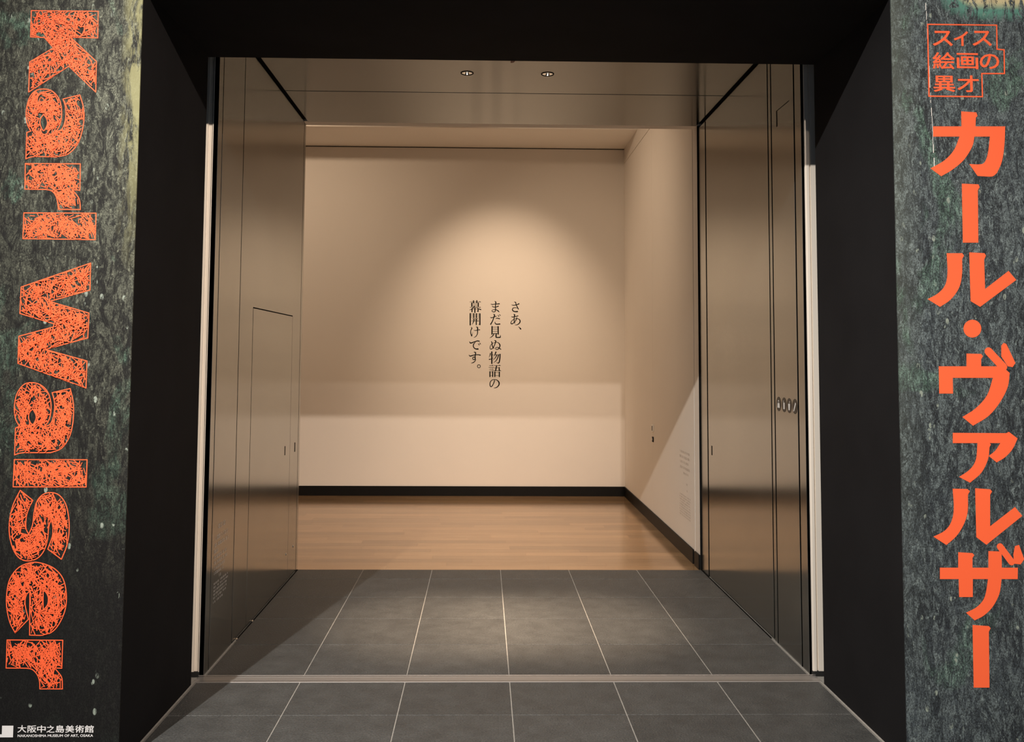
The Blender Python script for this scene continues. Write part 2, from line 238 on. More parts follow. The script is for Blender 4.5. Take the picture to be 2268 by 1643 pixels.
LATIN = [('K',[(-1.9423,2.9137),(-1.6791,2.9147),(-1.6773,2.8067),(-1.7845,2.808),(-1.6792,2.7112),(-1.6776,2.5881),(-1.7867,2.6911),(-1.9398,2.5849),(-1.9406,2.7058),(-1.849,2.7644),(-1.8869,2.8053),(-1.9407,2.8072)],None),('a',[(-1.7392,2.5754),(-1.7351,2.5635),(-1.7309,2.5515),(-1.727,2.5396),(-1.724,2.5278),(-1.7219,2.5163),(-1.7205,2.505),(-1.7198,2.4936),(-1.7197,2.4815),(-1.7202,2.4688),(-1.7213,2.4555),(-1.7231,2.442),(-1.7256,2.4286),(-1.7288,2.415),(-1.7326,2.4011),(-1.7372,2.3878),(-1.7431,2.3757),(-1.7502,2.3648),(-1.7584,2.3549),(-1.7675,2.3462),(-1.7771,2.3391),(-1.7875,2.3343),(-1.7988,2.3315),(-1.8103,2.3293),(-1.8217,2.3268),(-1.9053,2.3279),(-1.9102,2.3271),(-1.9151,2.3264),(-1.9199,2.3255),(-1.9244,2.3244),(-1.9286,2.323),(-1.9325,2.3213),(-1.9364,2.3195),(-1.9402,2.3177),(-1.9405,2.423),(-1.9253,2.4284),(-1.9294,2.4357),(-1.9336,2.4429),(-1.9375,2.4504),(-1.9407,2.4592),(-1.9431,2.4695),(-1.945,2.4809),(-1.9462,2.493),(-1.9463,2.5054),(-1.9453,2.5187),(-1.9433,2.5329),(-1.9404,2.5466),(-1.9368,2.5584),(-1.9325,2.5681),(-1.9275,2.5762),(-1.9218,2.583),(-1.9154,2.5885),(-1.9083,2.5927),(-1.9003,2.5954),(-1.892,2.597),(-1.8835,2.5975),(-1.8746,2.5972),(-1.8652,2.5958),(-1.8561,2.5933),(-1.8476,2.5893),(-1.8399,2.5837),(-1.8327,2.5765),(-1.8262,2.5684),(-1.8207,2.5598),(-1.8164,2.5506),(-1.8132,2.5407),(-1.8107,2.5304),(-1.8089,2.5202),(-1.8078,2.5101),(-1.8073,2.5),(-1.8075,2.49),(-1.8081,2.4805),(-1.8092,2.4715),(-1.8109,2.4628),(-1.8129,2.4546),(-1.8153,2.4474),(-1.8179,2.4415),(-1.821,2.4366),(-1.8242,2.4322),(-1.8274,2.4275),(-1.8219,2.4291),(-1.8164,2.4305),(-1.811,2.4324),(-1.8064,2.4356),(-1.8026,2.4404),(-1.7994,2.4463),(-1.7967,2.4531),(-1.7945,2.4609),(-1.7928,2.4699),(-1.7916,2.4802),(-1.7909,2.4908),(-1.7908,2.5006),(-1.7912,2.5095),(-1.7922,2.5181),(-1.7936,2.5261),(-1.7952,2.5336),(-1.7972,2.5403),(-1.7995,2.5464),(-1.8021,2.5521),(-1.8045,2.558)],[(-1.8777,2.4963),(-1.874,2.4914),(-1.8701,2.4866),(-1.8666,2.4818),(-1.864,2.4766),(-1.8623,2.4711),(-1.8613,2.4653),(-1.8611,2.4594),(-1.8619,2.4535),(-1.8641,2.4466),(-1.8675,2.439),(-1.8714,2.4328),(-1.8752,2.4303),(-1.8789,2.4328),(-1.8828,2.4388),(-1.8864,2.4464),(-1.8889,2.4532),(-1.8903,2.459),(-1.891,2.4649),(-1.8908,2.4707),(-1.8898,2.4763),(-1.8877,2.4815),(-1.8846,2.4865),(-1.881,2.4914)]),('r',[(-1.9414,2.2993),(-1.7275,2.3002),(-1.7257,2.1953),(-1.7559,2.197),(-1.7517,2.1925),(-1.7474,2.1882),(-1.7432,2.1837),(-1.7392,2.1788),(-1.7354,2.1738),(-1.7316,2.1686),(-1.7283,2.1629),(-1.7256,2.1561),(-1.7238,2.1478),(-1.7227,2.1384),(-1.7219,2.1285),(-1.721,2.1189),(-1.8063,2.1194),(-1.8073,2.1268),(-1.8082,2.1343),(-1.8092,2.1416),(-1.8106,2.1487),(-1.8123,2.1557),(-1.8141,2.1625),(-1.8164,2.1689),(-1.8193,2.1748),(-1.8227,2.18),(-1.8267,2.1848),(-1.8312,2.189),(-1.8359,2.1923),(-1.8412,2.1944),(-1.8469,2.1956),(-1.8528,2.1963),(-1.8586,2.1973),(-1.9393,2.1978)],None),('l',[(-1.9395,2.1038),(-1.6596,2.1051),(-1.6592,2.0009),(-1.9393,2.0024)],None),('W',[(-1.6739,1.9085),(-1.6728,1.8031),(-1.8272,1.7575),(-1.6735,1.7129),(-1.6746,1.6166),(-1.8367,1.5708),(-1.6746,1.527),(-1.6747,1.423),(-1.939,1.5166),(-1.9394,1.6213),(-1.7862,1.6646),(-1.9391,1.7098),(-1.9382,1.8128)],None),('a',[(-1.7354,1.4202),(-1.7321,1.4091),(-1.7287,1.398),(-1.7256,1.3869),(-1.7231,1.3758),(-1.7213,1.3648),(-1.7201,1.3539),(-1.7193,1.3429),(-1.7189,1.3314),(-1.7187,1.3191),(-1.7189,1.3064),(-1.7195,1.2935),(-1.7209,1.2807),(-1.723,1.2677),(-1.7257,1.2546),(-1.7291,1.2419),(-1.7336,1.23),(-1.739,1.2189),(-1.7453,1.2083),(-1.7525,1.1987),(-1.7605,1.1908),(-1.7696,1.1851),(-1.7798,1.1811),(-1.7904,1.1778),(-1.8008,1.1742),(-1.9015,1.1739),(-1.9062,1.1733),(-1.9109,1.1728),(-1.9156,1.1722),(-1.9202,1.1713),(-1.9247,1.17),(-1.929,1.1684),(-1.9333,1.1666),(-1.9376,1.1649),(-1.9385,1.2671),(-1.9243,1.2747),(-1.9285,1.282),(-1.9328,1.289),(-1.9368,1.2965),(-1.94,1.305),(-1.9424,1.315),(-1.9442,1.3261),(-1.9453,1.3377),(-1.9456,1.3493),(-1.9452,1.3613),(-1.944,1.3736),(-1.9419,1.3858),(-1.9387,1.3969),(-1.9341,1.4075),(-1.9283,1.4175),(-1.9217,1.4264),(-1.9149,1.4333),(-1.9077,1.4379),(-1.9,1.4406),(-1.8919,1.442),(-1.8836,1.4423),(-1.8749,1.4418),(-1.8658,1.4402),(-1.8569,1.4375),(-1.8485,1.4336),(-1.8408,1.4285),(-1.8334,1.4222),(-1.8267,1.4149),(-1.821,1.4071),(-1.8163,1.3983),(-1.8126,1.3887),(-1.8097,1.3788),(-1.8075,1.369),(-1.806,1.3594),(-1.8052,1.3498),(-1.805,1.3402),(-1.8055,1.331),(-1.8065,1.3217),(-1.8081,1.3125),(-1.8103,1.3038),(-1.813,1.2961),(-1.8163,1.2896),(-1.8202,1.2842),(-1.8245,1.2791),(-1.8285,1.2739),(-1.8232,1.2754),(-1.8177,1.2767),(-1.8125,1.2785),(-1.808,1.2816),(-1.8043,1.2861),(-1.8012,1.2917),(-1.7985,1.2983),(-1.7963,1.3057),(-1.7944,1.3143),(-1.7929,1.3242),(-1.7919,1.3343),(-1.7914,1.3437),(-1.7915,1.3522),(-1.7921,1.3602),(-1.7931,1.3679),(-1.7945,1.3754),(-1.7963,1.3828),(-1.7985,1.3899),(-1.8008,1.3969),(-1.8031,1.404)],[(-1.8753,1.3421),(-1.872,1.3368),(-1.8686,1.3315),(-1.8655,1.3263),(-1.8631,1.3212),(-1.8616,1.3164),(-1.8606,1.3117),(-1.8604,1.3071),(-1.8611,1.3022),(-1.8631,1.2962),(-1.866,1.2895),(-1.8695,1.2838),(-1.8729,1.2813),(-1.8767,1.2828),(-1.8809,1.2872),(-1.8847,1.2931),(-1.8875,1.2989),(-1.889,1.3049),(-1.8897,1.3116),(-1.8896,1.3183),(-1.8885,1.3243),(-1.8862,1.3292),(-1.8828,1.3336),(-1.8789,1.3378)]),('l',[(-1.9381,1.1473),(-1.6606,1.1476),(-1.6608,1.0439),(-1.9383,1.0437)],None),('s',[(-1.7446,0.7708),(-1.7399,0.783),(-1.735,0.795),(-1.7304,0.8073),(-1.7267,0.82),(-1.7238,0.8334),(-1.7217,0.8473),(-1.7202,0.8614),(-1.7194,0.8754),(-1.7194,0.8894),(-1.72,0.9035),(-1.7214,0.9175),(-1.7233,0.9309),(-1.7257,0.9441),(-1.7287,0.957),(-1.7324,0.9693),(-1.7369,0.9803),(-1.7424,0.9902),(-1.7488,0.9992),(-1.7557,1.0069),(-1.7629,1.0131),(-1.7704,1.0174),(-1.7783,1.0202),(-1.7863,1.0217),(-1.7943,1.0223),(-1.8022,1.0219),(-1.8102,1.0205),(-1.8179,1.018),(-1.825,1.0141),(-1.8314,1.0089),(-1.8373,1.0024),(-1.8425,0.9948),(-1.8468,0.9862),(-1.8499,0.9765),(-1.8521,0.9656),(-1.8536,0.9541),(-1.8551,0.943),(-1.8561,0.932),(-1.8567,0.9209),(-1.8575,0.9101),(-1.859,0.8998),(-1.8615,0.8903),(-1.8648,0.8815),(-1.8684,0.8728),(-1.8718,0.864),(-1.8749,0.8694),(-1.8782,0.8745),(-1.8811,0.8802),(-1.8832,0.8874),(-1.8843,0.897),(-1.8847,0.9083),(-1.8845,0.92),(-1.8837,0.9306),(-1.8821,0.9399),(-1.8799,0.9485),(-1.8773,0.9567),(-1.8745,0.9645),(-1.8715,0.9719),(-1.8682,0.9788),(-1.8647,0.9856),(-1.8613,0.9924),(-1.9105,1.0306),(-1.917,1.0173),(-1.9236,1.004),(-1.9298,0.9906),(-1.935,0.9768),(-1.9391,0.9624),(-1.9423,0.9475),(-1.9447,0.9327),(-1.9463,0.9181),(-1.9471,0.904),(-1.9472,0.8902),(-1.9464,0.8765),(-1.9446,0.8627),(-1.9418,0.8484),(-1.9379,0.8337),(-1.9333,0.8197),(-1.9282,0.8074),(-1.9225,0.7969),(-1.9161,0.7877),(-1.9093,0.7799),(-1.9022,0.7737),(-1.8948,0.7692),(-1.8871,0.7664),(-1.8791,0.7649),(-1.871,0.7645),(-1.8623,0.7651),(-1.8531,0.7668),(-1.8442,0.7697),(-1.8362,0.7738),(-1.8292,0.779),(-1.8229,0.7855),(-1.8174,0.793),(-1.8125,0.8014),(-1.8084,0.811),(-1.8049,0.8216),(-1.8022,0.8329),(-1.7999,0.8445),(-1.7986,0.8569),(-1.7981,0.8702),(-1.7978,0.8829),(-1.7968,0.8937),(-1.7951,0.9019),(-1.793,0.9082),(-1.7907,0.9137),(-1.7885,0.9197),(-1.7866,0.9135),(-1.7845,0.9074),(-1.7826,0.901),(-1.7814,0.8938),(-1.7806,0.8856),(-1.7802,0.8767),(-1.7805,0.8671),(-1.7818,0.8568),(-1.7847,0.8456),(-1.7887,0.8335),(-1.7931,0.8211),(-1.7973,0.8088)],None),('e',[(-1.9083,0.4949),(-1.9137,0.5039),(-1.9192,0.5126),(-1.9246,0.5219),(-1.9294,0.5325),(-1.9338,0.545),(-1.9378,0.5588),(-1.9413,0.5732),(-1.9439,0.5873),(-1.9456,0.601),(-1.9466,0.6147),(-1.9467,0.6284),(-1.9461,0.6421),(-1.945,0.6562),(-1.9433,0.6704),(-1.9404,0.6842),(-1.9361,0.6971),(-1.93,0.7093),(-1.9224,0.7208),(-1.9136,0.7313),(-1.9039,0.74),(-1.8928,0.7469),(-1.8803,0.7522),(-1.8675,0.756),(-1.8553,0.7584),(-1.8441,0.7592),(-1.8333,0.7584),(-1.8227,0.7564),(-1.8119,0.7536),(-1.8007,0.7501),(-1.7893,0.7458),(-1.7781,0.7404),(-1.768,0.734),(-1.7587,0.7264),(-1.75,0.7178),(-1.7423,0.7081),(-1.7358,0.6973),(-1.7305,0.6848),(-1.7265,0.6709),(-1.7235,0.6564),(-1.7214,0.6422),(-1.7202,0.6284),(-1.72,0.6144),(-1.7207,0.6006),(-1.7225,0.5873),(-1.7253,0.5744),(-1.7292,0.5618),(-1.7339,0.5498),(-1.7391,0.5386),(-1.7448,0.5281),(-1.7511,0.5183),(-1.758,0.5094),(-1.7655,0.5021),(-1.7735,0.4965),(-1.782,0.4922),(-1.7913,0.4892),(-1.8017,0.4869),(-1.8137,0.4859),(-1.8269,0.486),(-1.8405,0.4866),(-1.8539,0.487),(-1.8592,0.6532),(-1.863,0.6484),(-1.867,0.6439),(-1.8706,0.639),(-1.8732,0.633),(-1.8749,0.626),(-1.8758,0.6183),(-1.8759,0.6096),(-1.8749,0.5995),(-1.8725,0.5875),(-1.8688,0.5739),(-1.8645,0.5598),(-1.8605,0.5459)],[(-1.8093,0.6532),(-1.8065,0.58),(-1.8022,0.5847),(-1.7977,0.5892),(-1.7937,0.5941),(-1.7907,0.5995),(-1.7889,0.606),(-1.788,0.6132),(-1.788,0.6204),(-1.7886,0.6269),(-1.7903,0.6328),(-1.7928,0.6384),(-1.7958,0.6432),(-1.7986,0.6471),(-1.8012,0.6496),(-1.8039,0.651),(-1.8066,0.652)]),('r',[(-1.9379,0.4688),(-1.7285,0.4675),(-1.7284,0.3639),(-1.756,0.3645),(-1.752,0.3604),(-1.7479,0.3563),(-1.7439,0.3521),(-1.7401,0.3476),(-1.7362,0.343),(-1.7324,0.3384),(-1.729,0.3331),(-1.7264,0.3264),(-1.7248,0.3179),(-1.7241,0.308),(-1.7237,0.2974),(-1.7231,0.2872),(-1.8076,0.2874),(-1.8082,0.295),(-1.8086,0.3028),(-1.8093,0.3104),(-1.8106,0.3175),(-1.8124,0.3241),(-1.8146,0.3303),(-1.8174,0.3362),(-1.8207,0.3417),(-1.8248,0.3469),(-1.8295,0.352),(-1.8346,0.3564),(-1.8398,0.3598),(-1.845,0.3618),(-1.8504,0.3628),(-1.8559,0.3633),(-1.8614,0.3641),(-1.9373,0.3648)],None)]
KATA = [[[(1.7814,2.5504),(1.8432,2.547),(1.8475,2.5322),(1.8406,2.5254),(1.8383,2.4896),(1.9594,2.4909),(1.9581,2.4718),(1.957,2.4526),(1.9556,2.4337),(1.9537,2.4154),(1.9514,2.3975),(1.9487,2.3799),(1.9455,2.3632),(1.9416,2.348),(1.9369,2.3348),(1.9314,2.3231),(1.9257,2.3121),(1.9201,2.3008),(1.9159,2.2971),(1.9119,2.2933),(1.9077,2.2898),(1.9029,2.2872),(1.8978,2.2859),(1.8925,2.2855),(1.8865,2.2855),(1.8794,2.2857),(1.8708,2.286),(1.861,2.2866),(1.8507,2.2873),(1.8406,2.2879),(1.8085,2.3359),(1.8195,2.3354),(1.8309,2.3348),(1.8416,2.3345),(1.8507,2.335),(1.8574,2.3359),(1.8626,2.3371),(1.8669,2.3395),(1.871,2.3439),(1.8752,2.3505),(1.8789,2.3588),(1.8824,2.3689),(1.8855,2.381),(1.8884,2.3957),(1.8908,2.4128),(1.8932,2.4308),(1.8956,2.4484),(1.8324,2.4477),(1.8305,2.4379),(1.829,2.4283),(1.8267,2.4183),(1.8225,2.4072),(1.8158,2.3943),(1.8074,2.3802),(1.7977,2.366),(1.7875,2.3531),(1.7763,2.3417),(1.7642,2.3311),(1.7517,2.3213),(1.7395,2.3124),(1.7278,2.3046),(1.7163,2.2979),(1.7048,2.2916),(1.6933,2.2851),(1.6506,2.3168),(1.665,2.3246),(1.6797,2.3321),(1.6939,2.3401),(1.707,2.3489),(1.7188,2.3589),(1.7297,2.3696),(1.7396,2.381),(1.7483,2.393),(1.7555,2.4058),(1.7612,2.4194),(1.7664,2.4333),(1.7719,2.4471),(1.6646,2.4459),(1.6656,2.4876),(1.7811,2.4889)]],[[(1.7761,2.2559),(1.8437,2.2538),(1.848,2.2432),(1.8403,2.2297),(1.8363,2.0186),(1.7737,2.0181)]],[[(1.7073,1.9751),(1.7705,1.9756),(1.7769,1.9657),(1.7692,1.9524),(1.7689,1.9365),(1.7687,1.9204),(1.7682,1.9046),(1.7668,1.8896),(1.7647,1.8756),(1.7621,1.8622),(1.7585,1.8493),(1.7534,1.8368),(1.7465,1.8244),(1.7381,1.8122),(1.7288,1.8007),(1.719,1.7905),(1.7087,1.7819),(1.6977,1.7745),(1.6863,1.7677),(1.6752,1.7606),(1.6262,1.7911),(1.6365,1.7964),(1.647,1.8014),(1.6572,1.8068),(1.6666,1.8131),(1.6754,1.8202),(1.6837,1.828),(1.6912,1.8366),(1.6973,1.8463),(1.7017,1.8568),(1.7049,1.8681),(1.707,1.8809),(1.7085,1.8958),(1.7091,1.9135),(1.7087,1.9336),(1.7079,1.9546),(1.7073,1.9751)],[(1.7986,1.9792),(1.8604,1.9763),(1.8655,1.9665),(1.8577,1.9498),(1.8583,1.833),(1.955,1.9063),(1.9852,1.8702),(1.8363,1.7617),(1.7985,1.7845)]],[[(1.8385,1.6751),(1.8374,1.6672),(1.8345,1.6597),(1.8301,1.653),(1.8242,1.6474),(1.8173,1.6431),(1.8097,1.6405),(1.8017,1.6395),(1.7938,1.6404),(1.7863,1.6429),(1.7796,1.6471),(1.7741,1.6526),(1.7701,1.6593),(1.7676,1.6668),(1.7669,1.6746),(1.768,1.6825),(1.7709,1.69),(1.7753,1.6968),(1.7812,1.7024),(1.7881,1.7067),(1.7957,1.7093),(1.8037,1.7103),(1.8116,1.7094),(1.8191,1.7069),(1.8258,1.7027),(1.8313,1.6971),(1.8354,1.6904),(1.8378,1.683)]],[[(1.7761,1.576),(1.8356,1.575),(1.842,1.5653),(1.8344,1.5541),(1.8336,1.5261),(1.9169,1.5265),(1.9472,1.5006),(1.9453,1.4869),(1.9437,1.4731),(1.9415,1.4593),(1.9376,1.4453),(1.9316,1.4308),(1.9242,1.416),(1.9156,1.4012),(1.9061,1.3867),(1.8957,1.3722),(1.8842,1.3578),(1.8717,1.344),(1.8583,1.3314),(1.8435,1.3204),(1.8275,1.3108),(1.8109,1.3017),(1.7946,1.2923),(1.7528,1.3264),(1.7664,1.3344),(1.78,1.3422),(1.7934,1.3505),(1.8064,1.3603),(1.8193,1.3716),(1.832,1.3842),(1.8439,1.3978),(1.8541,1.4124),(1.8619,1.4283),(1.868,1.4455),(1.8734,1.4632),(1.8792,1.4807),(1.7187,1.4799),(1.7184,1.4182),(1.6631,1.4179),(1.6639,1.5251),(1.7748,1.5258)],[(1.934,1.5341),(1.9377,1.527),(1.9371,1.5189),(1.9326,1.512),(1.9252,1.5081),(1.917,1.5083),(1.9102,1.5125),(1.8525,1.5748),(1.8488,1.582),(1.8493,1.5901),(1.8539,1.597),(1.8612,1.6009),(1.8694,1.6007),(1.8763,1.5964)],[(1.9167,1.6082),(1.9263,1.6193),(1.9374,1.6148),(1.9716,1.5399),(1.9598,1.5235),(1.9401,1.5267),(1.9154,1.5657)]],[[(1.713,1.2642),(1.9254,1.2638),(1.9368,1.269),(1.9709,1.2433),(1.9659,1.2329),(1.961,1.2224),(1.9558,1.2121),(1.9499,1.2025),(1.943,1.1936),(1.9355,1.1851),(1.9275,1.1773),(1.9193,1.1702),(1.9109,1.1642),(1.9022,1.1591),(1.8933,1.1544),(1.8845,1.1495),(1.8537,1.1745),(1.8606,1.1797),(1.8676,1.1847),(1.8744,1.19),(1.8806,1.1958),(1.8862,1.2026),(1.8913,1.2099),(1.8962,1.2175),(1.9012,1.2249),(1.712,1.2242)],[(1.8106,1.2278),(1.8553,1.228),(1.8642,1.2196),(1.858,1.2087),(1.8565,1.1966),(1.8553,1.1847),(1.8534,1.1726),(1.85,1.1603),(1.8449,1.1474),(1.8385,1.134),(1.831,1.1209),(1.8223,1.1088),(1.8121,1.0983),(1.8006,1.0887),(1.7885,1.0796),(1.7766,1.0702),(1.7334,1.0925),(1.7446,1.0995),(1.7562,1.1064),(1.7672,1.1136),(1.7767,1.1215),(1.7847,1.1298),(1.7916,1.1384),(1.7974,1.1483),(1.8021,1.1602),(1.8054,1.175),(1.8074,1.1922),(1.8089,1.2102),(1.8106,1.2278)]],[[(1.7068,1.0469),(1.765,1.0458),(1.7751,1.0376),(1.7669,1.0236),(1.7665,1.0067),(1.7663,0.9895),(1.7656,0.9728),(1.7638,0.9573),(1.7607,0.9434),(1.7567,0.9307),(1.7519,0.9187),(1.7463,0.9069),(1.7398,0.8952),(1.7325,0.8838),(1.7246,0.8729),(1.7161,0.8628),(1.7068,0.8537),(1.6969,0.8454),(1.6866,0.8375),(1.6765,0.8294),(1.6258,0.8614),(1.6377,0.8669),(1.6499,0.8723),(1.6614,0.8781),(1.6715,0.8847),(1.6799,0.8922),(1.687,0.9003),(1.6931,0.9093),(1.6982,0.9194),(1.7024,0.9302),(1.7056,0.9419),(1.7078,0.955),(1.7092,0.9698),(1.7096,0.9872),(1.7089,1.0067),(1.7077,1.027),(1.7068,1.0469)],[(1.7961,1.049),(1.8556,1.0448),(1.8631,1.0365),(1.855,1.0239),(1.8514,0.902),(1.952,0.9767),(1.98,0.942),(1.8345,0.8303),(1.7953,0.8598)]],[[(1.7222,0.8019),(1.7787,0.7982),(1.7856,0.7907),(1.7782,0.78),(1.7772,0.7425),(1.8396,0.7425),(1.8415,0.8065),(1.8937,0.8047),(1.8931,0.7426),(1.9563,0.7426),(1.9543,0.6988),(1.8905,0.6988),(1.8884,0.6849),(1.8866,0.671),(1.8842,0.6572),(1.8805,0.6438),(1.8751,0.6306),(1.8685,0.6176),(1.8611,0.6052),(1.8533,0.5939),(1.8449,0.5839),(1.8358,0.5749),(1.8263,0.5668),(1.817,0.5597),(1.8078,0.5539),(1.7985,0.5494),(1.7892,0.5453),(1.7799,0.541),(1.7467,0.5703),(1.7585,0.5758),(1.7705,0.5812),(1.782,0.587),(1.7923,0.5939),(1.8012,0.6016),(1.8092,0.6099),(1.8162,0.6195),(1.8223,0.6313),(1.827,0.646),(1.8306,0.6631),(1.8337,0.6812),(1.8371,0.6987),(1.7772,0.6987),(1.7753,0.63),(1.7214,0.63),(1.7213,0.6986),(1.6474,0.6986),(1.6485,0.7423),(1.7206,0.7424)],[(1.943,0.7715),(1.9453,0.7654),(1.9442,0.759),(1.9399,0.7539),(1.9336,0.7515),(1.927,0.7524),(1.9219,0.7564),(1.8773,0.8166),(1.875,0.8226),(1.8761,0.829),(1.8804,0.8341),(1.8867,0.8366),(1.8932,0.8357),(1.8984,0.8317)],[(1.9473,0.8255),(1.9636,0.8305),(1.9825,0.7753),(1.9677,0.7552),(1.9419,0.7577),(1.9398,0.794)]],[[(1.7711,0.5237),(1.8351,0.5193),(1.8419,0.5112),(1.8344,0.4976),(1.8308,0.2862),(1.7689,0.2863)]]]
BOX = [(1.6538,2.907),(1.9368,2.9074),(1.9352,2.8083),(1.9642,2.8053),(1.9626,2.7078),(1.87,2.7066),(1.87,2.6116),(1.6519,2.6111)]
SMALL = [('ス',1.6732,2.8185,1.7546,2.881),('イ',1.7597,2.8196,1.8181,2.8805),('ス',1.8361,2.8206,1.9144,2.8832),('絵',1.6708,2.7232,1.7603,2.7924),('画',1.7693,2.7244,1.8562,2.7902),('の',1.8631,2.7256,1.9427,2.7879),('異',1.6719,2.6296,1.7591,2.6958),('才',1.7694,2.6294,1.8563,2.6983)]
LOGO = [('大',-1.8851,0.1271,-1.8529,0.1536),('阪',-1.8478,0.1267,-1.8152,0.1527),('中',-1.812,0.1269,-1.7807,0.1526),('之',-1.7765,0.1265,-1.7471,0.1525),('島',-1.7423,0.1264,-1.711,0.1527),('美',-1.7062,0.1263,-1.674,0.1526),('術',-1.6698,0.1262,-1.637,0.1525),('館',-1.634,0.1261,-1.6009,0.1525),('NAKANOSHIMA MUSEUM OF ART, OSAKA',-1.8839,0.1091,-1.6022,0.1196)]
MARK = [(-1.9438,0.1522),(-1.9015,0.1521),(-1.9015,0.1094),(-1.9944,0.1105),(-1.9954,0.1523),(-1.9733,0.1522),(-1.972,0.1206),(-1.9433,0.1205)]
